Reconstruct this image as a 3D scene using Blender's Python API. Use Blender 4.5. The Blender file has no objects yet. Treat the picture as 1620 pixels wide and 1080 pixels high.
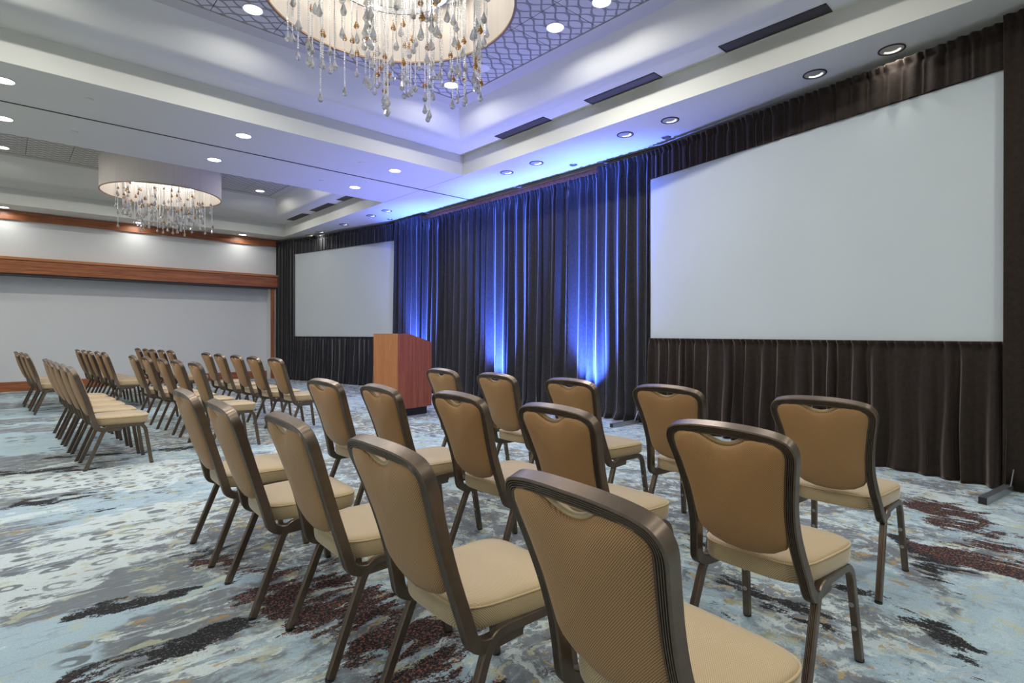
import bpy, bmesh, math, random
from mathutils import Vector, Matrix

# ---------------------------------------------------------------- camera, world, exposure
SC = bpy.context.scene
COL = SC.collection
cam_d = bpy.data.cameras.new('camera')
cam_d.sensor_width = 36.0
cam_d.lens = 866.0 / 1620.0 * 36.0
cam_d.shift_y = -13.0 / 1620.0
cam_d.clip_start = 0.05
cam = bpy.data.objects.new('camera', cam_d)
cam.location = (0, 0, 1.22)
cam.rotation_euler = (math.radians(90), 0, math.radians(-42.91))
COL.objects.link(cam)
SC.camera = cam

w = bpy.data.worlds.new('world'); SC.world = w
w.use_nodes = True
w.node_tree.nodes['Background'].inputs[0].default_value = (0.8, 0.85, 0.9, 1)
w.node_tree.nodes['Background'].inputs[1].default_value = 0.05

SC.view_settings.view_transform = 'Standard'
SC.view_settings.look = 'None'
SC.view_settings.gamma = 1.0
SC.view_settings.use_curve_mapping = False
SC.view_settings.exposure = -0.52
SC.cycles.max_bounces = 8
SC.cycles.diffuse_bounces = 5
SC.cycles.glossy_bounces = 3
SC.cycles.transmission_bounces = 6
SC.cycles.transparent_max_bounces = 8
SC.cycles.sample_clamp_indirect = 6.0
SC.cycles.caustics_reflective = False
SC.cycles.caustics_refractive = False
SC.cycles.use_denoising = True

DOWN_W = 26.0        # watts of one lit ceiling downlight
BULB_W = 8.0         # watts of one chandelier bulb
BLUE_W = 5600.0       # watts of one blue stage uplight
DOWN_COL = (1.0, 0.985, 0.94)
BLUE_COL = (0.055, 0.15, 1.0)

# ---------------------------------------------------------------- helpers
def tag(o, label=None, cat=None, group=None, kind=None):
    if label: o['label'] = label
    if cat: o['category'] = cat
    if group: o['group'] = group
    if kind: o['kind'] = kind
    return o

def link(name, data, parent=None, loc=None, rz=None):
    o = bpy.data.objects.new(name, data)
    COL.objects.link(o)
    if parent: o.parent = parent
    if loc is not None: o.location = loc
    if rz is not None: o.rotation_euler = (0, 0, rz)
    return o

def empty(name, loc, rz=0.0):
    o = link(name, None, None, loc, rz)
    o.empty_display_size = 0.1
    return o

class MB:
    """collects vertices and faces of one mesh"""
    def __init__(s): s.v = []; s.f = []
    def add(s, vs, fs):
        n = len(s.v); s.v += [tuple(p) for p in vs]; s.f += [tuple(i + n for i in q) for q in fs]
        return s
    def box(s, x0, x1, y0, y1, z0, z1):
        return s.add([(x0,y0,z0),(x1,y0,z0),(x1,y1,z0),(x0,y1,z0),(x0,y0,z1),(x1,y0,z1),(x1,y1,z1),(x0,y1,z1)],
                     [(3,2,1,0),(4,5,6,7),(0,1,5,4),(1,2,6,5),(2,3,7,6),(3,0,4,7)])
    def quad(s, a, b, c, d): return s.add([a, b, c, d], [(0, 1, 2, 3)])
    def prism(s, poly, axis_vec):
        n = len(poly); top = [tuple(Vector(p) + Vector(axis_vec)) for p in poly]
        return s.add(list(poly) + top, [tuple(range(n - 1, -1, -1)), tuple(range(n, 2 * n))] +
                     [(i, (i + 1) % n, n + (i + 1) % n, n + i) for i in range(n)])
    def rings(s, rings, close0=True, close1=True, closed=True):
        n = len(rings[0]); vs = [p for r in rings for p in r]; fs = []
        for k in range(len(rings) - 1):
            for i in range(n if closed else n - 1):
                j = (i + 1) % n
                fs.append((k*n+i, k*n+j, (k+1)*n+j, (k+1)*n+i))
        if close0: fs.append(tuple(range(n - 1, -1, -1)))
        if close1: fs.append(tuple((len(rings)-1)*n + i for i in range(n)))
        return s.add(vs, fs)
    def lathe(s, prof, n=24, c=(0, 0, 0), close0=False, close1=False):
        R = [[(c[0] + r*math.cos(2*math.pi*i/n), c[1] + r*math.sin(2*math.pi*i/n), c[2] + z) for i in range(n)] for r, z in prof]
        return s.rings(R, close0, close1)
    def sweep(s, path, n0, prof, caps=True):
        P = [Vector(p) for p in path]; N = Vector(n0); R = []
        for i, p in enumerate(P):
            t = (P[min(i+1, len(P)-1)] - P[max(i-1, 0)]).normalized()
            N = (N - t * N.dot(t)).normalized(); B = t.cross(N)
            R.append([tuple(p + N*a + B*b) for a, b in prof])
        return s.rings(R, caps, caps)
    def mesh(s, name, mat=None, smooth=None):
        me = bpy.data.meshes.new(name)
        me.from_pydata(s.v, [], s.f)
        bm = bmesh.new(); bm.from_mesh(me)
        bmesh.ops.recalc_face_normals(bm, faces=bm.faces); bm.to_mesh(me); bm.free()
        if mat: me.materials.append(mat)
        if smooth is not None:
            for p in me.polygons: p.use_smooth = True
            me.set_sharp_from_angle(angle=math.radians(smooth))
        me.update()
        return me
    def obj(s, name, mat=None, parent=None, smooth=None, loc=None, rz=None):
        return link(name, s.mesh(name, mat, smooth), parent, loc, rz)

def circ(r, n=8): return [(r*math.cos(2*math.pi*i/n), r*math.sin(2*math.pi*i/n)) for i in range(n)]
def bez(a, b, c, n=6):
    a, b, c = Vector(a), Vector(b), Vector(c)
    return [tuple(a*(1-t)**2 + b*2*t*(1-t) + c*t*t) for t in [i/n for i in range(n+1)]]

# ---------------------------------------------------------------- materials
class NT:
    def __init__(s, name):
        s.m = bpy.data.materials.new(name); s.m.use_nodes = True
        s.t = s.m.node_tree; s.b = s.t.nodes['Principled BSDF']; s.out = s.t.nodes['Material Output']
    def n(s, typ, **kw):
        x = s.t.nodes.new(typ)
        for k, v in kw.items(): setattr(x, k, v)
        return x
    def set(s, node, key, val):
        if isinstance(val, bpy.types.NodeSocket): s.t.links.new(val, node.inputs[key])
        else: node.inputs[key].default_value = val
    def math(s, op, a, b=None, c=None, clamp=False):
        x = s.n('ShaderNodeMath', operation=op, use_clamp=clamp)
        for i, v in enumerate((a, b, c)):
            if v is not None: s.set(x, i, v)
        return x.outputs[0]
    def vmath(s, op, a, b=None, out=0):
        x = s.n('ShaderNodeVectorMath', operation=op); s.set(x, 0, a)
        if b is not None: s.set(x, 3 if op == 'SCALE' else 1, b)
        return x.outputs[out]
    def noise(s, vec, scale, detail=3.0, rough=0.5, out=0):
        x = s.n('ShaderNodeTexNoise'); s.set(x, 'Vector', vec); s.set(x, 'Scale', scale)
        s.set(x, 'Detail', detail); s.set(x, 'Roughness', rough); return x.outputs[out]
    def step(s, v, lo, hi):
        x = s.n('ShaderNodeMapRange', interpolation_type='SMOOTHSTEP'); s.set(x, 0, v); s.set(x, 1, lo); s.set(x, 2, hi); return x.outputs[0]
    def mix(s, f, a, b):
        x = s.n('ShaderNodeMix', data_type='RGBA')
        s.set(x, 0, f)
        for i, v in ((6, a), (7, b)):
            s.set(x, i, v if isinstance(v, bpy.types.NodeSocket) else (*v, 1.0))
        return x.outputs[2]
    def bump(s, h, strength, dist):
        x = s.n('ShaderNodeBump'); s.set(x, 'Height', h); s.set(x, 'Strength', strength); s.set(x, 'Distance', dist)
        s.t.links.new(x.outputs[0], s.b.inputs['Normal'])
    def pos(s): return s.n('ShaderNodeNewGeometry').outputs['Position']
    def obj(s): return s.n('ShaderNodeTexCoord').outputs['Object']

def plain(name, col, rough=0.6, metal=0.0, spec=0.5, sheen=0.0, noise=0.0, nscale=8.0, emit=None, estr=0.0):
    a = NT(name); b = a.b
    b.inputs['Base Color'].default_value = (*col, 1)
    b.inputs['Roughness'].default_value = rough; b.inputs['Metallic'].default_value = metal
    b.inputs['Specular IOR Level'].default_value = spec; b.inputs['Sheen Weight'].default_value = sheen
    if noise:
        f = a.noise(a.obj(), nscale, 4.0, 0.6)
        a.set(b, 'Base Color', a.mix(f, tuple(c*(1-noise) for c in col), tuple(min(1, c*(1+noise)) for c in col)))
    if emit:
        b.inputs['Emission Color'].default_value = (*emit, 1); b.inputs['Emission Strength'].default_value = estr
    return a.m

def paint(name, col, rough=0.85):
    a = NT(name); p = a.pos()
    f = a.noise(p, 1.3, 3.0)
    a.set(a.b, 'Base Color', a.mix(f, tuple(c*0.97 for c in col), tuple(min(1, c*1.03) for c in col)))
    a.b.inputs['Roughness'].default_value = rough; a.b.inputs['Specular IOR Level'].default_value = 0.25
    a.bump(a.noise(p, 160.0, 2.0), 0.05, 0.002)
    return a.m

def wood(name, dark, light, axis, rough=0.38, scale=1.0):
    a = NT(name); p = a.obj()
    st = {'z': (26, 26, 1.1), 'x': (1.1, 26, 26), 'y': (26, 1.1, 26)}[axis]
    q = a.vmath('MULTIPLY', p, tuple(c*scale for c in st))
    g = a.noise(q, 1.0, 6.0, 0.65)
    q2 = a.vmath('MULTIPLY', p, tuple(c*scale*5 for c in st))
    g2 = a.noise(q2, 1.0, 3.0, 0.6)
    f = a.math('MULTIPLY_ADD', g2, 0.45, a.math('MULTIPLY', g, 0.75))
    a.set(a.b, 'Base Color', a.mix(a.step(f, 0.38, 0.82), dark, light))
    a.b.inputs['Roughness'].default_value = rough
    a.bump(g2, 0.08, 0.001)
    return a.m

def velvet(name, col, tint, sheen=1.0):
    a = NT(name); p = a.pos()
    f = a.noise(p, 28.0, 5.0, 0.7)
    g = a.noise(p, 420.0, 2.0, 0.6)
    v = a.math('MULTIPLY_ADD', g, 0.5, a.math('MULTIPLY', f, 0.5))
    a.set(a.b, 'Base Color', a.mix(a.step(v, 0.3, 0.7), tuple(c*0.65 for c in col), tuple(c*1.4 for c in col)))
    a.b.inputs['Roughness'].default_value = 0.85; a.b.inputs['Specular IOR Level'].default_value = 0.15
    a.b.inputs['Sheen Weight'].default_value = sheen; a.b.inputs['Sheen Roughness'].default_value = 0.35
    a.b.inputs['Sheen Tint'].default_value = (*tint, 1)
    a.bump(g, 0.15, 0.002)
    return a.m

def tan_fabric(name, seat):
    a = NT(name); p = a.obj()
    # woven diagonal ribs, about 3 mm apart
    s1 = a.vmath('DOT_PRODUCT', p, (0.75, 0.66, 0.55) if seat else (0, 0.75, 0.66), out=1)
    s2 = a.vmath('DOT_PRODUCT', p, (0.66, -0.75, -0.6) if seat else (0, -0.66, 0.75), out=1)
    r1 = a.math('SINE', a.math('MULTIPLY', s1, 2*math.pi/0.0040))
    r2 = a.math('SINE', a.math('MULTIPLY', s2, 2*math.pi/0.0048))
    f = a.step(a.math('MULTIPLY_ADD', r2, 0.6, r1), -1.3, 1.3)
    big = a.noise(p, 9.0, 3.0)
    c = a.mix(f, (0.26, 0.170, 0.078), (0.58, 0.455, 0.265)) if seat else a.mix(f, (0.155, 0.066, 0.020), (0.56, 0.325, 0.128))  # seat is the same cloth made paler: light on its top put into colour
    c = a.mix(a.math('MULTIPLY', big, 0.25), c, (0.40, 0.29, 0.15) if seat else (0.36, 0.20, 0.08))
    a.set(a.b, 'Base Color', c)
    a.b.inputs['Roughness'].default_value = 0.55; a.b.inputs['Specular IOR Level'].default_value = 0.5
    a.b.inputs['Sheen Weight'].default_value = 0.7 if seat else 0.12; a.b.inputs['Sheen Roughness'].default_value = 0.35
    a.b.inputs['Sheen Tint'].default_value = (0.95, 0.97, 0.92, 1)
    a.bump(f, 0.25, 0.0012)
    return a.m

def tile_mat():
    a = NT('patterned ceiling tile'); p = a.pos()
    x = a.n('ShaderNodeSeparateXYZ'); a.set(x, 0, p)
    X, Y = x.outputs[0], x.outputs[1]
    wv = a.math('MULTIPLY', a.math('SINE', a.math('MULTIPLY', X, 2*math.pi/0.407)), 0.46)
    u = a.math('DIVIDE', Y, 0.1525)
    def lines(v, wd):
        d = a.math('ABSOLUTE', a.math('SUBTRACT', a.math('FRACT', v), 0.5))
        return a.math('SUBTRACT', 1.0, a.step(d, wd, wd + 0.035))
    l = a.math('MAXIMUM', lines(a.math('ADD', u, wv), 0.07), lines(a.math('SUBTRACT', u, wv), 0.07))
    a.set(a.b, 'Base Color', a.mix(l, (0.54, 0.54, 0.51), (0.23, 0.22, 0.20)))
    a.b.inputs['Roughness'].default_value = 0.6
    a.bump(a.math('SUBTRACT', 1.0, l), 0.6, 0.006)
    return a.m

def carpet_mat():
    a = NT('abstract carpet'); p0 = a.pos()
    wn = a.n('ShaderNodeTexNoise'); a.set(wn, 'Vector', p0); a.set(wn, 'Scale', 2.4); a.set(wn, 'Detail', 6.0); a.set(wn, 'Roughness', 0.62)
    warp = a.vmath('SCALE', a.vmath('SUBTRACT', wn.outputs[1], (0.5, 0.5, 0.5)), 0.42)
    p = a.vmath('ADD', p0, warp)
    ps = a.vmath('ADD', p0, a.vmath('SCALE', warp, 0.45))
    sp = a.n('ShaderNodeSeparateXYZ'); a.set(sp, 0, p0)
    # streaks run across the room on the aisle side and along it towards the stage
    side = a.step(a.math('ADD', sp.outputs[0], a.math('MULTIPLY', sp.outputs[1], -0.12)), 1.3, 2.3)
    def streak(sx, sy, off, scale, det=5.0, rough=0.62):
        n1 = a.noise(a.vmath('ADD', a.vmath('MULTIPLY', ps, (sx, sy, 1)), off), scale, det, rough)
        n2 = a.noise(a.vmath('ADD', a.vmath('MULTIPLY', ps, (sy, sx, 1)), off), scale, det, rough)
        x = a.n('ShaderNodeMix', data_type='FLOAT'); a.set(x, 0, side); a.set(x, 2, n1); a.set(x, 3, n2)
        return x.outputs[0]
    def cap(A, B, r, soft=0.05):
        A = Vector((*A, 0)); ba = Vector((*B, 0)) - A
        pa = a.vmath('SUBTRACT', p, tuple(A))
        h = a.math('DIVIDE', a.vmath('DOT_PRODUCT', pa, tuple(ba), out=1), max(1e-4, ba.dot(ba)), clamp=True)
        sc = a.n('ShaderNodeVectorMath', operation='SCALE'); sc.inputs[0].default_value = tuple(ba); a.set(sc, 3, h)
        d = a.vmath('LENGTH', a.vmath('SUBTRACT', pa, sc.outputs[0]), out=1)
        return a.math('SUBTRACT', 1.0, a.step(d, r - soft, r + soft))
    def union(lst):
        m = lst[0]
        for q in lst[1:]: m = a.math('MAXIMUM', m, q)
        return m
    fine = a.noise(p0, 85.0, 3.0, 0.75)
    fine2 = a.noise(a.vmath('ADD', p0, (7.3, 2.1, 0)), 80.0, 3.0, 0.7)
    pile = a.noise(p0, 260.0, 2.0, 0.7)
    mid = streak(1.0, 3.0, (2.0, 6.0, 0), 5.0, 5.0, 0.65)
    hair = streak(0.8, 5.0, (4.0, 1.0, 0), 7.0, 4.0, 0.6)
    # base: pale blue / grey fields
    base = streak(0.55, 1.0, (3.1, 1.7, 0), 0.85, 3.0)
    pale_blue = (0.37, 0.49, 0.55); white = (0.58, 0.66, 0.65); grey = (0.19, 0.21, 0.225); ivory = (0.47, 0.49, 0.34)
    greyforce = union([cap((0.2, 3.15), (0.85, 3.3), 0.16, 0.12), cap((0.46, 2.62), (0.85, 2.6), 0.2, 0.15), cap((0.7, 4.35), (1.1, 4.2), 0.22, 0.15), cap((4.2, 1.5), (5.4, 0.9), 0.22, 0.15)])
    blueforce = union([cap((0.0, 2.6), (0.12, 2.85), 0.16, 0.12), cap((3.35, 0.3), (2.55, 0.2), 0.2, 0.12), cap((3.3, 0.78), (2.95, 0.62), 0.12, 0.1), cap((-0.1, 8.6), (0.5, 7.9), 0.5, 0.3), cap((4.6, 0.2), (5.0, 0.0), 0.3, 0.15)])
    b = a.math('ADD', base, a.math('SUBTRACT', a.math('MULTIPLY', greyforce, 0.2), a.math('MULTIPLY', blueforce, 0.25)))
    b = a.math('MULTIPLY_ADD', a.math('SUBTRACT', mid, 0.5), 0.28, b)
    c = a.mix(a.step(b, 0.45, 0.52), pale_blue, grey)
    # fine streaks everywhere
    c = a.mix(a.math('MULTIPLY', a.step(hair, 0.56, 0.61), 0.5), c, pale_blue)
    c = a.mix(a.math('MULTIPLY', a.math('SUBTRACT', 1.0, a.step(hair, 0.36, 0.42)), 0.35), c, grey)
    # white streaky fields
    wf = streak(0.7, 2.2, (1.0, 8.0, 0), 1.5, 6.0, 0.7)
    paleforce = union([cap((0.05, 3.75), (0.75, 4.15), 0.42, 0.2), cap((0.2, 5.9), (0.9, 5.6), 0.45, 0.25), cap((5.5, 1.6), (5.1, 0.9), 0.2, 0.15)])
    wf = a.math('MULTIPLY_ADD', a.math('SUBTRACT', mid, 0.5), 0.30, a.math('MULTIPLY_ADD', paleforce, 0.17, wf))
    wm = a.step(a.math('MULTIPLY_ADD', a.math('SUBTRACT', hair, 0.5), 0.25, wf), 0.57, 0.61)
    c = a.mix(a.math('MULTIPLY', wm, 0.9), c, white)
    # rings on the pale fields
    vo = a.n('ShaderNodeTexVoronoi', feature='F1'); a.set(vo, 'Vector', a.vmath('MULTIPLY', a.vmath('ADD', p0, a.vmath('SCALE', warp, 0.35)), (5.6, 9.4, 0))); a.set(vo, 'Scale', 1.0); a.set(vo, 'Randomness', 0.5)
    dd = a.math('MULTIPLY_ADD', a.math('SUBTRACT', mid, 0.5), 0.22, vo.outputs['Distance'])
    ring = a.math('MULTIPLY', a.step(dd, 0.17, 0.22), a.math('SUBTRACT', 1.0, a.step(dd, 0.34, 0.40)))
    rz = a.math('MULTIPLY', a.math('SUBTRACT', 1.0, side), a.math('MAXIMUM', paleforce, a.step(a.noise(p0, 1.1, 2.0), 0.52, 0.60)))
    rm = a.math('MULTIPLY', a.math('MULTIPLY', ring, rz), a.step(a.noise(p0, 3.1, 2.0), 0.27, 0.40))
    c = a.mix(a.math('MULTIPLY', rm, 0.9), c, (0.13, 0.145, 0.155))
    mot = a.noise(a.vmath('ADD', p, (1.3, 5.1, 0)), 9.0, 7.0, 0.74)
    mz = a.math('MULTIPLY', a.step(a.math('ADD', sp.outputs[0], a.math('MULTIPLY', base, 2.0)), 1.35, 2.2), a.math('SUBTRACT', 1.0, a.math('MULTIPLY', blueforce, 0.7)))
    c = a.mix(a.math('MULTIPLY', mz, a.math('MULTIPLY', a.step(mot, 0.53, 0.57), 0.85)), c, white)
    c = a.mix(a.math('MULTIPLY', mz, a.math('MULTIPLY', a.math('SUBTRACT', 1.0, a.step(mot, 0.40, 0.44)), 0.8)), c, (0.13, 0.145, 0.16))
    om = a.noise(a.vmath('ADD', p, (8.3, 2.2, 0)), 13.0, 4.0, 0.6)
    c = a.mix(a.math('MULTIPLY', mz, a.math('MULTIPLY', a.step(om, 0.60, 0.63), 0.75)), c, (0.44, 0.33, 0.13))
    iv = streak(1.0, 2.0, (3, 9, 0), 5.5, 3.0)
    c = a.mix(a.math('MULTIPLY', a.step(iv, 0.58, 0.63), 0.7), c, ivory)
    # ochre flecks
    oc = streak(1.0, 1.9, (20, 3, 0), 5.5, 3.0)
    c = a.mix(a.math('MULTIPLY', a.step(oc, 0.655, 0.685), 0.7), c, (0.40, 0.255, 0.075))
    # charcoal streaks, speckled at their edges
    dk = streak(0.75, 2.3, (5.5, 2.2, 0), 1.25, 8.0, 0.68)
    darkforce = union([cap((0.12, 5.22), (0.34, 5.3), 0.13, 0.1), cap((0.22, 3.0), (0.58, 2.95), 0.05, 0.06), cap((0.2, 2.46), (0.68, 2.45), 0.06, 0.07),
                       cap((2.93, 0.82), (2.82, 0.42), 0.07, 0.07), cap((2.82, 0.42), (2.45, 0.3), 0.08, 0.08), cap((2.65, 1.2), (2.5, 0.8), 0.08, 0.09),
                       cap((3.9, 0.75), (3.3, 0.5), 0.10, 0.1), cap((0.4, 7.0), (1.5, 6.6), 0.08, 0.08), cap((0.0, 6.5), (0.5, 6.2), 0.10, 0.1)])
    rustforce = union([cap((1.05, 2.65), (1.18, 1.9), 0.22, 0.16), cap((1.2, 1.75), (0.95, 1.5), 0.26, 0.18), cap((0.83, 3.2), (1.0, 2.9), 0.12, 0.1), cap((0.8, 2.7), (1.0, 2.75), 0.08, 0.08),
                       cap((4.8, 0.8), (4.3, 0.4), 0.22, 0.16), cap((3.9, 0.55), (3.8, 0.2), 0.14, 0.1), cap((1.5, 1.2), (1.9, 1.6), 0.16, 0.14)])
    fm = a.math('MULTIPLY', a.math('SUBTRACT', fine, 0.5), 0.30)
    fm = a.math('MULTIPLY_ADD', a.math('SUBTRACT', mid, 0.5), 0.75, fm)
    paler = a.math('MULTIPLY', a.math('MAXIMUM', paleforce, blueforce), -0.10)
    dm = a.step(a.math('ADD', a.math('ADD', dk, fm), a.math('ADD', paler, a.math('MAXIMUM', a.math('MULTIPLY', darkforce, 0.25), a.math('MULTIPLY', rustforce, 0.215)))), 0.645, 0.675)
    rust_zone = a.math('MAXIMUM', a.step(rustforce, 0.05, 0.3), a.step(a.noise(p0, 0.7, 2.0), 0.54, 0.60))
    sp2 = a.math('MULTIPLY', a.step(fine2, 0.545, 0.575), rust_zone)
    dcol = a.mix(sp2, (0.016, 0.014, 0.014), (0.30, 0.095, 0.050))
    dcol = a.mix(a.math('MULTIPLY', a.step(fine, 0.575, 0.62), 0.75), dcol, (0.17, 0.175, 0.18))
    c = a.mix(dm, c, dcol)
    # pile
    c = a.mix(a.math('MULTIPLY', a.step(pile, 0.35, 0.65), 0.25), c, (0.06, 0.07, 0.08))
    c = a.mix(a.math('MULTIPLY', a.step(fine, 0.42, 0.62), 0.12), c, (0.10, 0.11, 0.12))
    a.set(a.b, 'Base Color', c)
    a.b.inputs['Roughness'].default_value = 0.95; a.b.inputs['Specular IOR Level'].default_value = 0.1
    a.bump(pile, 0.35, 0.004)
    return a.m

def shade_mat():
    a = NT('pleated cream shade'); t = a.t
    df = a.n('ShaderNodeBsdfDiffuse'); tr = a.n('ShaderNodeBsdfTranslucent'); mx = a.n('ShaderNodeMixShader')
    p = a.obj(); q = a.vmath('MULTIPLY', p, (40, 40, 0.6)); f = a.noise(q, 1.0, 3.0)
    c = a.mix(f, (0.68, 0.62, 0.56), (0.78, 0.74, 0.70))
    a.set(df, 'Color', c); a.set(tr, 'Color', c); mx.inputs[0].default_value = 0.16
    t.links.new(df.outputs[0], mx.inputs[1]); t.links.new(tr.outputs[0], mx.inputs[2]); t.links.new(mx.outputs[0], a.out.inputs[0])
    return a.m

def crystal(name, col, trans=0.75, rough=0.03):
    a = NT(name); b = a.b
    b.inputs['Base Color'].default_value = (*col, 1); b.inputs['Roughness'].default_value = rough
    b.inputs['Transmission Weight'].default_value = trans; b.inputs['IOR'].default_value = 1.52
    b.inputs['Specular IOR Level'].default_value = 0.8
    return a.m

M = dict(
    ceil=paint('ceiling paint', (0.68, 0.685, 0.63)),
    wall=paint('wall vinyl', (0.67, 0.68, 0.67)),
    border=paint('tray border paint', (0.50, 0.49, 0.43)),
    tile=tile_mat(), carpet=carpet_mat(),
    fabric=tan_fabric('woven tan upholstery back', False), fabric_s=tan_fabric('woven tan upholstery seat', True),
    welt=plain('tan welt cord', (0.52, 0.38, 0.19), 0.55, sheen=0.3),
    bronze=plain('bronze tube', (0.155, 0.118, 0.088), 0.34, 0.8, noise=0.25, nscale=30.0),
    steel=plain('dull steel', (0.45, 0.46, 0.48), 0.35, 0.9, noise=0.15),
    chrome=plain('chrome', (0.8, 0.8, 0.82), 0.12, 1.0),
    stud=plain('bumper stud', (0.42, 0.40, 0.40), 0.35, 0.7),
    black=plain('black plastic', (0.015, 0.015, 0.016), 0.5, noise=0.2),
    dark=plain('dark metal', (0.045, 0.040, 0.042), 0.45, 0.4, noise=0.2),
    velvet=velvet('dark brown velvet', (0.026, 0.019, 0.015), (0.66, 0.54, 0.46), 0.8),
    backdrop=velvet('charcoal backdrop velour', (0.033, 0.032, 0.035), (0.70, 0.70, 0.74), 0.6),
    velvet_blk=velvet('black velvet', (0.026, 0.025, 0.027), (0.75, 0.75, 0.78), 1.0),
    screen=paint('matte projection fabric', (0.52, 0.565, 0.575), 0.9),
    cherry=wood('cherry wood', (0.16, 0.042, 0.013), (0.46, 0.165, 0.060), 'x'),
    cherry_v=wood('cherry wood upright', (0.20, 0.055, 0.018), (0.46, 0.165, 0.060), 'z'),
    lect_front=wood('lit lectern wood', (0.34, 0.125, 0.045), (0.50, 0.215, 0.085), 'z', 0.45, 1.6),  # lighter copy of the side wood, light on the front put into colour
    lect_side=wood('shaded lectern wood', (0.20, 0.050, 0.024), (0.40, 0.115, 0.060), 'z', 0.42, 1.1),  # same wood as the front; the difference in tone is painted light
    white=plain('white enamel', (0.75, 0.75, 0.73), 0.4),
    lens=plain('lit lens', (0.9, 0.9, 0.9), 0.5, emit=(1.0, 0.98, 0.94), estr=9.0),
    reflector=plain('satin reflector', (0.55, 0.54, 0.47), 0.35, 0.15),
    lamp=plain('warm lamp', (0.9, 0.9, 0.85), 0.3, emit=(1.0, 0.95, 0.8), estr=2.0),
    bulb=plain('lit bulb', (1, 1, 1), 0.3, emit=(1.0, 0.95, 0.86), estr=60.0),
    shade=shade_mat(),
    rim=plain('bronze rim', (0.30, 0.20, 0.13), 0.4, 0.4),
    crystal=crystal('clear crystal', (1.0, 1.0, 1.0), 0.72, 0.03),
    bead=crystal('crystal bead', (1.0, 1.0, 1.0), 0.10, 0.15),
    amber=crystal('amber crystal', (0.62, 0.27, 0.04), 0.6),
    bluelens=plain('blue lens', (0.1, 0.1, 0.4), 0.3, emit=BLUE_COL, estr=12.0),
)

# ---------------------------------------------------------------- room
H = 3.745                    # soffit height
WX, WY = 6.60, 15.25         # stage wall, far wall
LX, BY = -2.15, -3.6         # aisle wall, rear wall
TRAYS = [dict(x0=-0.95, x1=5.39, y0=0.57, y1=6.95, iy=(0.30, 0.72, 0.90)),
         dict(x0=-0.95, x1=5.39, y0=9.434, y1=14.54, iy=(0.34, 1.10, 1.27))]
IX = (0.29, 0.63, 0.824)
ZL, ZP = 4.06, 4.43

fl = MB(); fl.quad((LX-0.2, BY-0.2, 0), (WX+0.2, BY-0.2, 0), (WX+0.2, WY+0.6, 0), (LX-0.2, WY+0.6, 0))
tag(fl.obj('floor', M['carpet']), 'abstract blue grey carpet with charcoal and rust patches', kind='structure')

cb = MB()
ys = [BY-0.2, TRAYS[0]['y0'], TRAYS[0]['y1'], TRAYS[1]['y0'], TRAYS[1]['y1'], WY+0.6]
x0, x1 = TRAYS[0]['x0'], TRAYS[0]['x1']
for i in range(5):
    a, b = ys[i], ys[i+1]
    spans = [(LX-0.2, x0), (x1, WX+0.2)] if i in (1, 3) else [(LX-0.2, x0), (x0, x1), (x1, WX+0.2)]
    for s0, s1 in spans: cb.quad((s0, a, H), (s0, b, H), (s1, b, H), (s1, a, H))
ceiling = cb.obj('ceiling', M['ceil'])
tag(ceiling, 'white stepped coffer ceiling with flat soffits', kind='structure')
def tray(t):
    prof = [(0, 0, H), (0, 0, H+0.08), (0, 0, ZL), (IX[0], t['iy'][0], ZL)]
    for k in range(1, 9):
        s = k / 8.0; e = s ** 0.72
        prof.append((IX[0] + (IX[1]-IX[0])*e, t['iy'][0] + (t['iy'][1]-t['iy'][0])*e, ZL + (ZP-ZL)*s))
    def loop(ix, iy, z): return [(t['x0']+ix, t['y0']+iy, z), (t['x1']-ix, t['y0']+iy, z), (t['x1']-ix, t['y1']-iy, z), (t['x0']+ix, t['y1']-iy, z)]
    m = MB(); m.rings([loop(*q) for q in prof], False, False); m.obj('coffer_cove', M['ceil'], ceiling, smooth=40)
    m = MB(); m.rings([loop(IX[1], t['iy'][1], ZP), loop(IX[2], t['iy'][2], ZP), loop(IX[2], t['iy'][2], ZP+0.03)], False, False)
    m.obj('coffer_border', M['border'], ceiling)
    m = MB(); a = loop(IX[2]-0.05, t['iy'][2]-0.05, ZP+0.032); m.quad(*a); m.obj('coffer_backing', M['dark'], ceiling)
for t in TRAYS: tray(t)
tm = MB(); tm.box(-0.301, 0.301, -0.301, 0.301, 0, 0.014); tile_me = tm.mesh('ceiling_tile', M['tile'])
PXE = 4.566
for ye, rows in ((6.05, 8), (13.27, 4)):
    for r in range(rows):
        for c in range(8):
            link('ceiling_tile', tile_me, ceiling, (PXE - 0.305 - 0.61*c, ye - 0.305 - 0.61*r, ZP+0.012))

# walls
m = MB(); m.box(WX, WX+0.15, BY-0.2, WY+0.6, 0, H); wr = tag(m.obj('wall_right', M['wall']), 'pale wall behind the stage drapes', kind='structure')
m = MB(); m.box(LX-0.15, LX, BY-0.2, WY+0.6, 0, H); tag(m.obj('wall_left', M['wall']), 'pale wall along the aisle side', kind='structure')
m = MB(); m.box(LX-0.15, WX+0.15, BY-0.2, BY, 0, H); tag(m.obj('wall_back', M['wall']), 'pale wall behind the camera', kind='structure')
RX = 5.28                    # right end of the wall recess
m = MB()
m.box(LX, WX, WY, WY+0.5, 2.50, H)               # wall above the header
m.box(RX+0.0, WX, WY, WY+0.5, 0, 2.50)           # pier at the stage corner
m.box(LX, WX, WY+0.30, WY+0.5, 0, 2.50)          # recessed wall
wf = tag(m.obj('wall_far', M['wall']), 'pale far wall with a long shallow recess', kind='structure')
m = MB(); m.box(LX, WX, WY-0.035, WY, H-0.175, H-0.012); m.box(LX, WX, WY-0.05, WY, H-0.19, H-0.165)
tag(m.obj('trim_1', M['cherry']), 'red brown wood crown moulding on the far wall', kind='structure')
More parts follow.
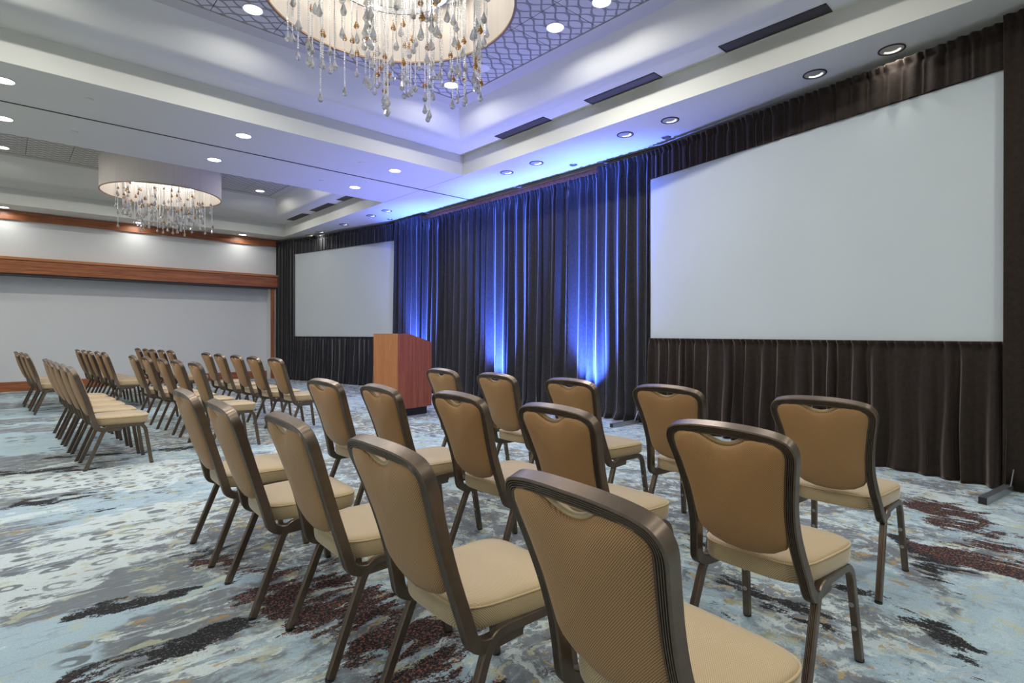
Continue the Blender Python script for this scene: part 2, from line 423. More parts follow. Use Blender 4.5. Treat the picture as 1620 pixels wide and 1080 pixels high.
m = MB(); m.box(WX-0.03, WX, BY, WY-0.06, H-0.22, H-0.03)
tag(m.obj('trim_2', M['cherry']), 'wood crown moulding above the stage drapes', kind='structure')
hb = MB(); hb.box(LX, RX+0.16, WY-0.11, WY+0.02, 2.455, 2.73)
hd = tag(hb.obj('trim_3', M['cherry']), 'long red brown wood header over the wall recess', kind='structure')
m = MB(); m.box(LX, RX+0.17, WY-0.135, WY+0.0, 2.731, 2.785); m.obj('header_cap', wood('cherry cap', (0.30, 0.10, 0.03), (0.55, 0.23, 0.085), 'x'), hd)  # cap wood lightened: light from above put into its colour
m = MB(); m.box(LX, RX+0.12, WY-0.085, WY+0.3, 2.415, 2.454); m.obj('header_shade_strip', M['dark'], hd)  # solid dark strip painting the shade under the header
m = MB(); m.box(RX, RX+0.09, WY-0.05, WY-0.001, 0, 2.454); tag(m.obj('trim_4', M['cherry_v']), 'upright wood casing at the end of the recess', kind='structure')
m = MB(); m.box(LX, RX-0.001, WY+0.275, WY+0.30, 0, 0.20); m.box(LX, RX-0.001, WY+0.265, WY+0.30, 0.0, 0.09)
tag(m.obj('baseboard_far', M['cherry']), 'red brown wood baseboard in the recess', kind='structure')
# air wall track and joints in the ceiling
m = MB(); m.box(LX, WX, 8.118, 8.142, H-0.006, H-0.0005)
tag(m.obj('trim_5', M['dark']), 'dark partition track line across the ceiling', kind='structure')
m = MB(); m.box(5.386, 5.392, 6.96, 8.118, H-0.002, H-0.0002); m.box(5.386, 5.392, 8.142, 9.43, H-0.002, H-0.0002)
tag(m.obj('trim_6', plain('grey joint', (0.30, 0.30, 0.33), 0.7)), 'hairline joint in the soffit between the coffers', kind='structure')
m = MB(); m.box(6.495, 6.503, BY, WY, H-0.006, H-0.0005)
tag(m.obj('trim_7', M['dark']), 'thin dark line in the ceiling along the stage wall', kind='structure')

# ---------------------------------------------------------------- ceiling fittings
def ord_(i): return ['first', 'second', 'third', 'fourth', 'fifth', 'sixth', 'seventh', 'eighth'][i]
ring_me = MB().lathe([(0.098, 0.0), (0.100, -0.006), (0.090, -0.008), (0.084, -0.003), (0.084, 0.0)], 28).mesh('trim_ring', M['white'], 30)
lens_me = MB().lathe([(0.0005, -0.0045), (0.086, -0.0045), (0.0865, -0.001)], 28).mesh('lens', M['lens'], 30)
def area_lamp(parent, z, power, size, col):
    d = bpy.data.lights.new('downlight_beam', 'AREA'); d.shape = 'DISK'; d.size = size; d.energy = power; d.color = col; d.spread = math.radians(165)
    o = link('downlight_beam', d, parent, (0, 0, z)); return o
def downlight(x, y, z, label, power=None, group=None):
    e = empty('downlight', (x, y, z)); tag(e, label, 'ceiling light', group or 'lit recessed downlights')
    link('trim_ring', ring_me, e); link('lens', lens_me, e)
    area_lamp(e, -0.012, DOWN_W if power is None else power, 0.17, DOWN_COL)
XL = (0.0, 2.25, 4.455)
nm = ('aisle end', 'middle', 'stage end')
for yy, which in ((7.46, 'soffit just before the ceiling track'), (8.78, 'soffit just past the ceiling track')):
    for k, xx in enumerate(XL): downlight(xx, yy, H, 'round lit downlight in the %s, %s' % (which, nm[k]))
for k, xx in enumerate((0.0, 2.25, 4.49)): downlight(xx, 14.96, H, 'round lit downlight by the far wall crown moulding, %s' % nm[k], power=5.0)
for yy in (-0.4, -2.2):  # lamps added out of view for even fill light
    for k, xx in enumerate(XL): downlight(xx, yy, H, 'added unseen fill downlight in the ceiling behind the camera')
for yy in (2.0, 5.0, 8.1, 11.2, 14.2): downlight(-1.55, yy, H, 'added unseen fill downlight over the side aisle outside the left edge')  # unseen lamps, added to brighten the room
near_pan = [(4.261, 5.745, 'corner tile under the stage-side cove'), (1.821, 5.745, 'tile left of the near chandelier'), (-0.009, 5.745, 'aisle-side corner tile'),
            (4.261, 3.915, 'tile right of the near chandelier'), (4.261, 3.305, 'cut by the top picture edge'),
            (4.261, 1.475, 'near corner tile on the stage side'), (-0.009, 3.305, 'tile above the aisle seats'), (-0.009, 1.475, 'tile above the camera')]
for x, y, t_ in near_pan: downlight(x, y, ZP+0.012, 'lit downlight in the near coffer, %s' % t_, power=DOWN_W*1.5)
for x, y, t_ in [(4.261, 12.965, 'stage-side corner'), (1.821, 12.965, 'behind the far chandelier'), (-0.009, 12.965, 'aisle-side corner'), (4.261, 11.135, 'near corner on the stage side'), (-0.009, 11.135, 'near corner on the aisle side')]:
    downlight(x, y, ZP+0.012, 'lit downlight in the far coffer, %s' % t_)

# wall washers over the drapes: bright ring, open reflector, lamp set to one side
wring = MB().lathe([(0.104, 0.0), (0.106, -0.006), (0.094, -0.009), (0.090, 0.0)], 28).mesh('trim_ring', M['dark'], 30)
wcone = MB().lathe([(0.091, -0.004), (0.080, -0.0015), (0.030, -0.0008), (0.0005, -0.0006)], 28).mesh('reflector', M['reflector'], 50)
wl = MB()
for k in range(9):
    a0 = math.radians(-70 + 140*k/8)
    wl.add([(0.045*math.cos(a0), 0.055*math.sin(a0), -0.003), (0.075*math.cos(a0), 0.07*math.sin(a0), -0.004)], [])
wl.f = [(2*k, 2*k+1, 2*k+3, 2*k+2) for k in range(8)]
wlamp = wl.mesh('lamp', M['lamp'])
WYs = [1.267, 1.897, 3.477, 4.115, 5.697, 6.349, 10.02, 10.67, 11.96, 13.25, 13.9]
for i, yy in enumerate(WYs):
    e = empty('wall_washer', (5.79, yy, H))
    tag(e, 'recessed wall washer over the stage drapes, %s from the %s end' % (ord_(i) if i < 6 else ord_(10-i), 'camera' if i < 6 else 'far wall'), 'ceiling light', 'wall washers along the stage')
    link('trim_ring', wring, e); link('reflector', wcone, e); link('lamp', wlamp, e)
    if i in (0, 9, 10): area_lamp(e, -0.012, 4.0, 0.12, DOWN_COL)

spr = MB().lathe([(0.0005, -0.012), (0.034, -0.011), (0.040, -0.004), (0.040, 0)], 20).mesh('sprinkler_cover', M['ceil'], 40)
for x, y, t_ in [(0.677, 7.428, 'near the aisle, near side of the track'), (0.655, 8.75, 'near the aisle, far side of the track'),
                 (3.877, 7.441, 'towards the stage, near side of the track'), (3.856, 8.778, 'towards the stage, far side of the track')]:
    tag(link('sprinkler_cover', spr, None, (x, y, H)), 'small white sprinkler cover disc in the soffit %s' % t_, 'sprinkler', 'sprinkler covers')
gr = MB().lathe([(0.0005, -0.003), (0.03, -0.003), (0.031, -0.008), (0.055, -0.008), (0.062, 0)], 20).mesh('accent_light', M['steel'], 40)
for x, y, t_ in [(6.26, 5.384, 'above the middle blue drape'), (6.258, 3.813, 'above the corner of the large right screen'), (6.271, 10.71, 'above the left edge of the blue drapes'), (6.294, 11.97, 'above the left screen')]:
    tag(link('accent_light', gr, None, (x, y, H)), 'small unlit steel accent spot in the ceiling %s' % t_, 'ceiling light', 'small accent spots')
tag(MB().lathe([(0.10, 0.012), (0.105, -0.004), (0.095, -0.006), (0.09, -0.001), (0.0005, -0.001)], 24).obj('ceiling_speaker', M['white'], None, 40, (4.26, 5.13, ZP+0.012)),
    'round white speaker grille in the near coffer panel', 'speaker')

def vent(y0, y1, label):
    e = empty('ceiling_vent', (5.27, (y0+y1)/2, ZL)); tag(e, label, 'vent', 'long dark slot diffusers on the coffer ledge')
    L = (y1-y0)/2; b = MB(); W = 0.085
    b.box(-W, W, -L, -L+0.012, -0.008, 0.0); b.box(-W, W, L-0.012, L, -0.008, 0.0)
    b.box(-W, -W+0.012, -L, L, -0.008, 0.0); b.box(W-0.012, W, -L, L, -0.008, 0.0)
    b.obj('frame', M['dark'], e)
    MB().box(-W+0.012, W-0.012, -L+0.012, L-0.012, -0.002, -0.0005).obj('backing', M['black'], e)
    for k in range(5):
        x = -W + 0.030 + k*0.0275
        s = MB(); s.prism([(x, -L+0.013, -0.0025), (x+0.016, -L+0.013, -0.007), (x+0.018, -L+0.013, -0.006), (x+0.003, -L+0.013, -0.0015)], (0, 2*L-0.026, 0))
        s.obj('slat', M['dark'], e)
for i, (y0, y1) in enumerate([(4.98, 5.95), (3.31, 4.29), (1.61, 2.58)]): vent(y0, y1, 'dark slot diffuser on the near coffer ledge, %s from the inner corner' % ord_(i))
for i, (y0, y1) in enumerate([(12.87, 13.84), (11.47, 12.45), (10.10, 11.06)]): vent(y0, y1, 'dark slot diffuser on the far coffer ledge, %s from the far wall' % ord_(i))

# ---------------------------------------------------------------- chandeliers
rnd = random.Random(5)
def drop_mesh(name, r, h, mat, n=6):
    pr = [(0.0006, 0), (r*0.22, -h*0.12), (r*0.62, -h*0.42), (r, -h*0.70), (r*0.72, -h*0.88), (0.0006, -h)]
    return MB().lathe(pr, n, close0=True, close1=True).mesh(name, mat)
clear_me = drop_mesh('crystal_drop', 0.0245, 0.092, M['crystal'])
amber_me = drop_mesh('amber_drop', 0.0225, 0.072, M['amber'])
ZT = 4.26
def strand_mesh(zb):
    m = MB(); z = ZT - 3.80; sp = 0.0175; r = 0.0078     # local: 0 = shade rim
    while z > zb:
        m.lathe([(0.0012, z+r), (r*0.82, z+r*0.5), (r*0.82, z-r*0.5), (0.0012, z-r)], 5)
        z -= sp
    return m.mesh('bead_strand', M['bead'])
VAR = [-0.60, -0.54, -0.48, -0.42, -0.37, -0.32, -0.27, -0.22, -0.17, -0.12]
strand_mes = [strand_mesh(v) for v in VAR]
shade_me = MB().lathe([(0.97, 0.0), (0.97, 0.55), (0.955, 0.55), (0.955, 0.0), (0.97, 0.0)], 72).mesh('drum_shade', M['shade'], 30)
rim_me = MB().lathe([(0.973, -0.006), (0.973, 0.008), (0.953, 0.008), (0.953, -0.006), (0.973, -0.006)], 72).mesh('shade_rim', M['rim'], 30)
plate_me = MB().lathe([(0.0005, ZT-3.80), (0.86, ZT-3.80), (0.86, ZT-3.78), (0.0005, ZT-3.78)], 48).mesh('strand_plate', M['white'], 30)
rod_me = MB().lathe([(0.03, ZT-3.78), (0.03, 0.625), (0.10, 0.628), (0.10, 0.638)], 16).mesh('stem', M['steel'], 30)
hoop_me = MB().lathe([(0.52, 0.20), (0.52, 0.245), (0.505, 0.245), (0.505, 0.20), (0.52, 0.20)], 48).mesh('inner_hoop', M['steel'], 30)
bulb_me = MB().lathe([(0.0005, -0.10), (0.012, -0.085), (0.020, -0.06), (0.016, -0.03), (0.012, 0.0)], 12).mesh('bulb', M['bulb'], 60)
def chandelier(x, y, label, seed):
    r_ = random.Random(seed)
    e = empty('chandelier', (x, y, 3.80)); tag(e, label, 'chandelier', 'drum chandeliers in the coffers')
    sh = link('drum_shade', shade_me, e); link('shade_rim', rim_me, sh)
    link('strand_plate', plate_me, e); link('stem', rod_me, e); link('inner_hoop', hoop_me, e)
    for k in range(6):
        a = k*math.pi/3 + 0.3; R = 0.50
        b = link('bulb', bulb_me, e, (R*math.cos(a), R*math.sin(a), ZT-3.80))
        d = bpy.data.lights.new('bulb_glow', 'POINT'); d.energy = BULB_W; d.color = (1.0, 0.93, 0.82); d.shadow_soft_size = 0.03
        link('bulb_glow', d, b, (0, 0, -0.20))
    pts = []
    while len(pts) < 92:
        a = r_.random()*2*math.pi; R = 0.82*math.sqrt(r_.random())
        q = (R*math.cos(a), R*math.sin(a))
        if all((q[0]-p[0])**2 + (q[1]-p[1])**2 > 0.062**2 for p in pts): pts.append(q)
    for q in pts:
        v = min(len(VAR)-1, int(abs(r_.gauss(0, 1))*3.2 + r_.random()*3))
        s = link('bead_strand', strand_mes[v], e, (q[0], q[1], 0), r_.random()*1.5)
        link('crystal_drop', clear_me, s, (0, 0, VAR[v]))
        if r_.random() < 0.75: link('amber_drop', amber_me, s, (0.014, 0, VAR[v] + 0.08 + r_.random()*0.40))
        if r_.random() < 0.5: link('crystal_drop', clear_me, s, (-0.016, 0, VAR[v] + 0.10 + r_.random()*0.3))
chandelier(2.22, 3.76, 'large cream drum chandelier with crystal and amber strands, cut by the top edge', 11)
chandelier(2.20, 11.99, 'distant cream drum chandelier with crystal strands in the far coffer', 23)

# ---------------------------------------------------------------- drapes
def drape(name, A, B, z0, z1, folds, amp, seed, mat, label, cat='drape', group=None, header=0.085, flare=0.0, lean=0.0, per=20, rows=16, top_amp=0.45, puddle=0.0, sharp=0.35):
    """a hanging cloth from A to B (plan points); the room is on the left-hand side of A->B when A is nearer the camera"""
    r_ = random.Random(seed)
    A, B = Vector((*A, 0)), Vector((*B, 0)); D = B - A; L = D.length; D.normalize()
    Nn = Vector((-D.y, D.x, 0))
    wd = [0.45 + r_.random()*1.1 for _ in range(folds)]; tot = sum(wd)
    am = [0.55 + r_.random()*0.7 for _ in range(folds)]
    ph = [r_.random()*6.28 for _ in range(folds)]
    cols = []; acc = 0.0
    for i in range(folds):
        for k in range(per):
            s = k/per; u = (acc + wd[i]*s)/tot
            a0 = am[i]*(1-s) + am[(i+1) % folds]*s
            cols.append((u, 2*math.pi*s, a0, wd[i]/tot*L, ph[i]))
        acc += wd[i]
    cols.append((1.0, 0.0, am[0], wd[-1]/tot*L, 0.0))
    hh = z1 - z0
    zs = [z0 + hh*((j/rows)**1.25) for j in range(rows+1)]
    if header: zs = [z for z in zs if z < z1-header-0.01] + [z1-header, z1-header*0.5, z1-0.012, z1]
    m = MB(); n = len(cols); vs = []
    hf = L/0.075
    for z in zs:
        t = (z - z0)/hh
        for (u, f, a0, wl_, p_) in cols:
            env = 1.0 - (1.0-top_amp)*max(0.0, (t-0.15)/0.85)
            c = math.cos(f); sh = (c + sharp*math.cos(2*f + 0.6*math.sin(p_)))/(1+sharp)
            d = amp*a0*env*sh
            ed = min(1.0, 8*u, 8*(1-u)); wob = ed*0.25*amp*math.sin(2.1*t*3.1 + p_)*(1-t)
            if header and z > z1-header-0.001:
                d = d*0.5 + 0.013*math.sin(u*hf*2*math.pi + p_*0.3) + (0.012 if z > z1-header+0.001 else -0.004)
            k = (1-t)
            d += flare*k*k + lean*k + puddle*max(0.0, 1 - (z-z0)/0.16)**2*(0.55+0.45*math.sin(p_*3+u*9))
            q = A + D*(u*L + wob + ed*0.25*wl_*math.sin(f)*env*0.35) + Nn*(-d if False else d)
            vs.append((q.x, q.y, z if z > z0 else z0 + 0.003 + 0.004*(1+math.sin(p_))))
    fs = []
    for j in range(len(zs)-1):
        for i in range(n-1): fs.append((j*n+i, j*n+i+1, (j+1)*n+i+1, (j+1)*n+i))
    m.add(vs, fs)
    me = m.mesh(name, mat, 180)
    o = link(name, me); tag(o, label, cat, group)
    sol = o.modifiers.new('cloth', 'SOLIDIFY'); sol.thickness = 0.004; sol.offset = -1
    return o
# D direction runs away from the camera (+Y), so the left-hand normal (-D.y, D.x) points to -X: into the room
bg = 'drapes across the stage backdrop'
drape('stage_drape', (6.43, 4.19), (6.43, 5.045), 0, 3.67, 5, 0.070, 3, M['backdrop'], 'dark drape panel hanging left of the large right screen', group=bg, flare=0.02, puddle=0.07)
drape('stage_drape', (6.44, 5.05), (6.44, 5.615), 0, 3.585, 3, 0.070, 7, M['backdrop'], 'narrow brightest blue lit drape next to the dark panel', group=bg, flare=0.02, puddle=0.06)
drape('stage_drape', (6.44, 5.62), (6.44, 6.955), 0, 3.585, 8, 0.075, 15, M['backdrop'], 'blue lit drape in the middle of the backdrop', group=bg, flare=0.03, puddle=0.09)
drape('stage_drape', (6.44, 6.96), (6.44, 9.625), 0, 3.585, 15, 0.075, 21, M['backdrop'], 'widest blue lit drape behind the lectern side', group=bg, flare=0.03, puddle=0.08)
drape('stage_drape', (6.41, 9.63), (6.40, 10.68), 0, 3.70, 6, 0.070, 33, M['backdrop'], 'blue lit drape panel right of the left screen', group=bg, flare=0.02, puddle=0.05)
def along(P, ang, s, off=0.0):
    d = Vector((math.sin(ang), math.cos(ang))); n = Vector((-d.y, d.x))
    q = Vector(P) + d*s + n*off; return (q.x, q.y)
AR = math.radians(10.0); PR = (5.768, 0.50); LR = 3.72
AL = math.radians(-12.5); PL = (6.432, 10.714); LL = 3.775
sg = 'velvet masking around the screens'
drape('screen_valance', along(PR, AR, -0.02, 0.02), along(PR, AR, LR+0.01, 0.02), 3.29, 3.665, 27, 0.014, 41, M['velvet'], 'dark brown velvet valance above the large right screen', 'drape', sg, header=0.05, top_amp=0.75, sharp=0.9)
drape('screen_skirt', along(PR, AR, -0.02, 0.02), along(PR, AR, LR-0.02, 0.02), 0, 1.155, 23, 0.062, 43, M['velvet'], 'dark brown velvet skirt under the large right screen', 'drape', sg, header=0.035, top_amp=0.35, flare=0.03)
drape('screen_side_drape', along(PR, AR, -1.3, 0.05), along(PR, AR, 0.005, 0.05), 0, 3.69, 7, 0.04, 45, M['velvet'], 'dark brown velvet side drape at the right edge of the picture', 'drape', sg, header=0.05)
drape('screen_valance', along(PL, AL, 0.0, 0.02), along(PL, AL, LL+0.02, 0.02), 3.29, 3.68, 30, 0.014, 51, M['velvet_blk'], 'black velvet valance above the left screen', 'drape', sg, header=0.05, top_amp=0.75, sharp=0.9)
drape('screen_skirt', along(PL, AL, 0.0, 0.02), along(PL, AL, LL+0.02, 0.02), 0, 1.14, 27, 0.058, 53, M['velvet_blk'], 'black velvet skirt under the left screen', 'drape', sg, header=0.035, top_amp=0.35, flare=0.03)
drape('screen_side_drape', along(PL, AL, LL+0.03, 0.03), along(PL, AL, LL+0.80, 0.02), 0, 3.685, 6, 0.045, 55, M['velvet_blk'], 'black velvet side drape in the far corner beside the left screen', 'drape', sg, header=0.05, flare=0.0, puddle=0.05)

def screen(P, ang, L, z0, z1, label):
    e = empty('projection_screen', (P[0], P[1], 0), -ang); tag(e, label, 'screen', 'fast fold projection screens')
    # local: y along the screen, +x away from the room
    MB().box(0.0, 0.012, 0.0, L, z0, z1).obj('screen_surface', M['screen'], e)
    f = MB(); g = 0.03
    f.box(0.004, 0.05, -g, -0.001, z0-g, z1+g); f.box(0.004, 0.05, L+0.001, L+g, z0-g, z1+g)
    f.box(0.004, 0.05, 0, L, z0-g, z0-0.001); f.box(0.004, 0.05, 0, L, z1+0.001, z1+g); f.obj('frame', M['black'], e)
    for yy in (0.25, L-0.25):
        s = MB(); s.box(0.05, 0.09, yy-0.02, yy+0.02, 0, z1); s.box(-0.0+0.05, 0.30, yy-0.02, yy+0.02, 0, 0.04); s.obj('leg', M['steel'], e)
screen(PR, AR, LR-0.02, 1.152, 3.296, 'large white projection screen on the right in brown velvet')
screen(PL, AL, LL, 1.137, 3.295, 'smaller looking white projection screen beside the lectern')

# drape stand feet on the carpet
def foot(A, B, label):
    A, B = Vector((*A, 0)), Vector((*B, 0)); d = B-A; L = d.length; ang = math.atan2(d.y, d.x)
    e = empty('drape_stand', (A.x, A.y, 0), ang); tag(e, label, 'stand', 'feet of the drape stands')
    MB().box(0.006, L, -0.025, 0.025, 0.0, 0.05).obj('base_bar', M['steel'], e)
    MB().box(0.0, 0.006, -0.024, 0.024, 0.001, 0.049).obj('end_cap', M['black'], e)
    s = MB(); s.prism([(L-0.10, -0.03, 0.05), (L-0.03, -0.03, 0.05), (L+0.0, -0.03, 0.16), (L-0.02, -0.03, 0.18)], (0, 0.008, 0)); s.obj('bracket', M['chrome'], e)
foot((5.113, 0.575), (5.74, 0.48), 'grey steel drape stand foot poking out at the right edge')
foot((5.769, 4.318), (6.30, 4.275), 'pale drape stand foot on the carpet below the blue drapes')

# blue uplights on the floor against the drapes
def uplight(x, y, label, k=1.0):
    e = empty('led_uplight', (x, y, 0)); tag(e, label, 'stage light', 'blue floor uplights')
    MB().lathe([(0.06, 0.05), (0.075, 0.06), (0.075, 0.15), (0.065, 0.16)], 20, close0=True).obj('housing', M['black'], e, 40)
    MB().lathe([(0.0005, 0.153), (0.066, 0.153)], 20).obj('lens', M['bluelens'], e)
    f = MB(); f.box(-0.09, 0.09, -0.05, 0.05, 0, 0.012); f.box(-0.09, -0.08, -0.02, 0.02, 0.012, 0.11); f.box(0.08, 0.09, -0.02, 0.02, 0.012, 0.11); f.obj('yoke', M['black'], e)
    d = bpy.data.lights.new('blue_beam', 'SPOT'); d.energy = BLUE_W*k; d.color = BLUE_COL; d.spot_size = math.radians(62); d.spot_blend = 1.0; d.shadow_soft_size = 0.05
    o = link('blue_beam', d, e, (0, 0, 0.17)); o.rotation_euler = (0, math.radians(180+18), 0)
    d = bpy.data.lights.new('blue_spill', 'SPOT'); d.energy = BLUE_W*k*0.13; d.color = (0.24, 0.26, 1.0); d.spot_size = math.radians(112); d.spot_blend = 1.0; d.shadow_soft_size = 0.06
    o = link('blue_spill', d, e, (0, 0, 0.17)); o.rotation_euler = (0, math.radians(180-8), 0)
uplight(6.10, 9.62, 'blue floor uplight hidden behind the lectern')
uplight(6.10, 7.15, 'blue floor uplight behind the front row chairs, middle of the backdrop')
uplight(6.10, 5.12, 'blue floor uplight behind the front row chairs, towards the right screen')

# ---------------------------------------------------------------- lectern
le = empty('lectern', (4.17, 6.90, 0), math.radians(7)); tag(le, 'wooden floor lectern with a slanted top and dark plinth', 'lectern')
DX, DY, Z0, ZT_, ZS = 0.64, 0.57, 0.115, 1.215, 1.085
side = [(0, 0, Z0), (DX, 0, Z0), (DX, 0, ZS), (0.19, 0, ZT_), (0, 0, ZT_)]
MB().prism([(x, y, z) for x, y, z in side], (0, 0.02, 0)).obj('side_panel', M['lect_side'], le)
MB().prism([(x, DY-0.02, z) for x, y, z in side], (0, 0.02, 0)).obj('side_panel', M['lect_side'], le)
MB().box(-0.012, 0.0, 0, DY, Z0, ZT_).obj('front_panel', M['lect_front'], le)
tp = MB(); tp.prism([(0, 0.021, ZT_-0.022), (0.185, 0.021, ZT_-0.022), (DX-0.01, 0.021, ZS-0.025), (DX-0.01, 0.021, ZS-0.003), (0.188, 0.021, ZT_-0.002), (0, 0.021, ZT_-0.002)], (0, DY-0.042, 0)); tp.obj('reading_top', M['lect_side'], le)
MB().box(0.01, DX-0.02, 0.021, DY-0.021, 0.60, 0.62).obj('shelf', M['lect_side'], le)
MB().box(0.01, DX-0.02, 0.021, DY-0.021, Z0, Z0+0.02).obj('bottom_board', M['lect_side'], le)
MB().box(0.05, DX-0.06, 0.04, DY-0.04, 0, Z0).obj('plinth', M['black'], le)

# ---------------------------------------------------------------- banquet chairs
def ribbed(W, D, n=5, g=0.004):
    c = 0.003; pr = [(-D/2, W/2-c), (-D/2, -W/2+c), (-D/2+c, -W/2), (D/2-c, -W/2)]
    w5 = (W-2*c)/n
    for k in range(n):
        b0 = -W/2+c+k*w5
        pr += [(D/2, b0+0.22*w5), (D/2, b0+0.70*w5)]
        if k < n-1: pr += [(D/2-g, b0+0.96*w5)]
    return pr + [(D/2-c, W/2), (-D/2+c, W/2)]
def xz(z):
    t = z-0.37; return -0.17 - 0.225*t - 0.165*t*t
OUT = [(.219, .38), (.214, .42), (.201, .50), (.194, .575), (.198, .66), (.214, .76), (.2275, .825), (.2295, .850), (.223, .872), (.209, .890), (.187, .9016), (.148, .9103), (.0985, .916), (.049, .919), (0, .920)]
def smooth_path(P, it=2):
    for _ in range(it):
        Q = [P[0]]
        for a, b in zip(P[:-1], P[1:]):
            a, b = Vector(a), Vector(b); Q += [tuple(a*0.75+b*0.25), tuple(a*0.25+b*0.75)]
        Q.append(P[-1]); P = Q
    return P
def inset(P, d):
    out = []
    for i, (y, z) in enumerate(P):
        a = P[max(i-1, 0)]; b = P[min(i+1, len(P)-1)]
        ty, tz = b[0]-a[0], b[1]-a[1]; l = math.hypot(ty, tz)
        out.append((y - d*tz/l if i < len(P)-1 else 0.0, z + d*ty/l if i < len(P)-1 else z-d))
    return out
mid = inset(OUT, 0.017)
half = [(0.02, 0.185, 0.347), (-0.06, 0.190, 0.347), (-0.125, 0.198, 0.348), (-0.158, 0.203, 0.362)] + [(xz(z) - 0.012*(1-min(1, y/0.2)), y, z) for y, z in mid]
full = half + [(x, -y, z) for x, y, z in reversed(half[:-1])]
bf = MB().sweep(smooth_path(full, 2), (0, 0, -1), ribbed(0.034, 0.040))
frame_me = bf.mesh('back_frame', M['bronze'], 35)

PADH = [(0, .466), (.06, .470), (.11, .484), (.148, .508), (.163, .535), (.167, .585), (.171, .66), (.187, .76), (.199, .82), (.2015, .845), (.194, .866), (.178, .880), (.15, .8865), (.112, .889), (.085, .884), (.06, .867), (.03, .853), (0, .848)]
PADH = [(y, z) for y, z in PADH]
pad = PADH + [(-y, z) for y, z in reversed(PADH[1:-1])]
def pad_ring(s, off):
    r = []
    for y, z in pad:
        yy, zz = y*s, 0.675 + (z-0.675)*s
        r.append((xz(zz) - 0.010*(1-min(1, abs(yy)/0.2)) + off, yy, zz))
    return r
prs = [(0.02, -.046), (0.4, -.043), (0.7, -.036), (0.88, -.029), (0.96, -.021), (0.995, -.010), (1.0, 0.0), (0.995, .012), (0.96, .022), (0.88, .030), (0.7, .035), (0.4, .038), (0.02, .039)]
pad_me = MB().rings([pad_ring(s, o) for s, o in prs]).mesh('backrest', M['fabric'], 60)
gl = [(xz(z) - 0.010 - 0.004, y, z+0.003) for y, z in [(-.088, .886), (-.075, .880), (-.06, .868), (-.03, .854), (0, .849), (.03, .854), (.06, .868), (.075, .880), (.088, .886)]]
grip_me = MB().sweep(smooth_path(gl, 1), (1, 0, 0), circ(0.0075, 8)).mesh('grip_welt', M['welt'], 60)

def seat_outline(s, z, grow=0.0):
    r = []; n = 56
    for i in range(n):
        a = 2*math.pi*i/n; ca, sa = math.cos(a), math.sin(a); e = 0.42
        px = math.copysign(abs(ca)**e, ca); py = math.copysign(abs(sa)**e, sa)
        hw = 0.205 + 0.018*px
        r.append((0.028 + (0.215*s+grow)*px, (hw*s+grow)*py, z))
    return r
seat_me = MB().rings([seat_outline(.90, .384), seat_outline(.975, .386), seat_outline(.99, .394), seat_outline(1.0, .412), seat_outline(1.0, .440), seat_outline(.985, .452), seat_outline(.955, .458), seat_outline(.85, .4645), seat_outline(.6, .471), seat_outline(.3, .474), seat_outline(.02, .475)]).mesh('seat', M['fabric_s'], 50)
so = seat_outline(.995, .4485); so = so + [so[0]]
pip_me = MB().sweep(so, (0, 0, 1), circ(0.0034, 6), False).mesh('piping', M['welt'], 60)

YR, YF = 0.199, 0.215
U = [(-.247, YF, 0.008)] + bez((-.125, YR+.006, .315), (-.098, YR, .372), (-.045, YR, .372), 7) + bez((.135, YR, .372), (.195, YR, .372), (.205, YR+.003, .305), 7) + [(.247, YF, 0.008)]
leg_pr = ribbed(0.026, 0.030, 4, 0.0024)
rear_me, rail_me, frnt_me = {}, {}, {}
for s in (1, -1):
    Q = [(x, y*s, z) for x, y, z in U]
    mb = MB(); P = [Vector(p) for p in Q]; N = Vector((-1, 0, 0.4)); rings = []
    for i, p in enumerate(P):
        t = (P[min(i+1, len(P)-1)] - P[max(i-1, 0)]).normalized(); N = (N - t*N.dot(t)).normalized(); Bv = t.cross(N)
        rings.append([tuple(p + N*a + Bv*b) for a, b in leg_pr])
    rear_me[s] = MB().rings(rings[:9]).mesh('leg', M['bronze'], 35)
    rail_me[s] = MB().rings(rings[8:10]).mesh('seat_rail', M['bronze'], 35)
    frnt_me[s] = MB().rings(rings[9:]).mesh('leg', M['bronze'], 35)
stud_me = MB().lathe([(0.0095, 0), (0.0085, 0.004), (0.0005, 0.0055)], 10).mesh('stack_bumper', M['stud'], 60)
glide_me = MB().lathe([(0.016, 0), (0.016, 0.009)], 10, (0, 0, 0), True, True).mesh('glide', M['black'], 40)
brace_me = MB().sweep([(0.02, -0.195, 0.352), (0.02, 0.195, 0.352)], (0, 0, 1), [(-.010, -.012), (.010, -.012), (.010, .012), (-.010, .012)]).mesh('stretcher', M['bronze'])
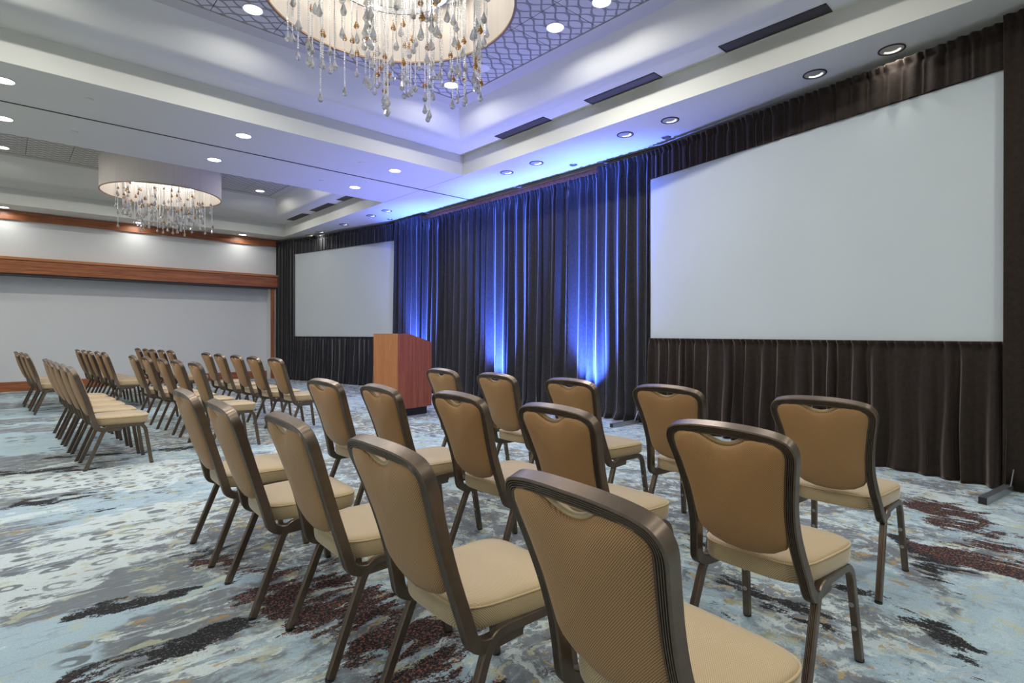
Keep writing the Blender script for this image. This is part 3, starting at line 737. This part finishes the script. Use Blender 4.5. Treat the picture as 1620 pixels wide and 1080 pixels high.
def chair(x, y, yaw, label, group, full=True):
    e = empty('banquet_chair', (x, y, 0), yaw); tag(e, label, 'chair', group)
    st = link('seat', seat_me, e); link('piping', pip_me, st)
    bk = link('backrest', pad_me, e); link('grip_welt', grip_me, bk)
    link('back_frame', frame_me, e); link('stretcher', brace_me, e)
    for s in (1, -1):
        lr = link('leg', rear_me[s], e); link('seat_rail', rail_me[s], e); lf = link('leg', frnt_me[s], e)
        if full:
            link('glide', glide_me, lr, (-.249, YF*s, 0)); link('glide', glide_me, lf, (.249, YF*s, 0))
            for zz in (0.13, 0.22):
                b = link('stack_bumper', stud_me, lf, (.205 + .042*(1-zz/.305) - .0145, (YR + .016*(1-zz/.305))*s, zz)); b.rotation_euler = (0, math.radians(-90), 0)
BL = [('near', 'rear', [(1.175, .693, -6), (1.118, 1.367, -3), (1.10, 2.047, -3), (1.04, 2.67, -3), (1.05, 3.37, -1.5)]),
      ('near', 'middle', [(2.10, .84, -3), (2.03, 1.55, -3), (2.03, 2.23, -2.5), (1.937, 2.86, -2.5), (1.873, 3.495, 2)]),
      ('near', 'front', [(3.15, .90, 0), (3.143, 1.715, 0), (3.09, 2.40, -2), (3.057, 3.105, -2.5), (3.064, 3.814, -2)]),
      ('middle', 'rear', [(.78, 6.33, 0), (.76, 6.87, 0), (.738, 7.40, 0), (.721, 7.95, 0), (.707, 8.5, 0)]),
      ('middle', 'middle', [(1.808, 6.5, 0), (1.769, 7.15, 0), (1.744, 7.8, 0), (1.687, 8.4, 0), (1.627, 9.0, 0)]),
      ('middle', 'front', [(2.775, 6.9, 0), (2.715, 7.52, 0), (2.699, 8.18, 0), (2.672, 8.89, 0), (2.659, 9.55, 0)]),
      ('far', 'rear', [(.587, 11.0, 0), (.548, 11.6, 0), (.496, 12.3, 0)]),
      ('far', 'middle', [(1.515, 10.85, 0), (1.477, 11.35, 0), (1.423, 11.85, 0), (1.389, 12.4, 0), (1.348, 13.0, 0)]),
      ('far', 'front', [(2.493, 11.2, 0), (2.442, 11.7, 0), (2.391, 12.2, 0), (2.373, 12.75, 0), (2.329, 13.3, 0)])]
for blk, row, L in BL:
    for i, (x, y, yw) in enumerate(L):
        chair(x, y, math.radians(yw), 'tan banquet chair, %s from the camera in the %s row of the %s block' % (ord_(i), row, blk),
              'banquet chairs in three blocks facing the stage', blk != 'far')
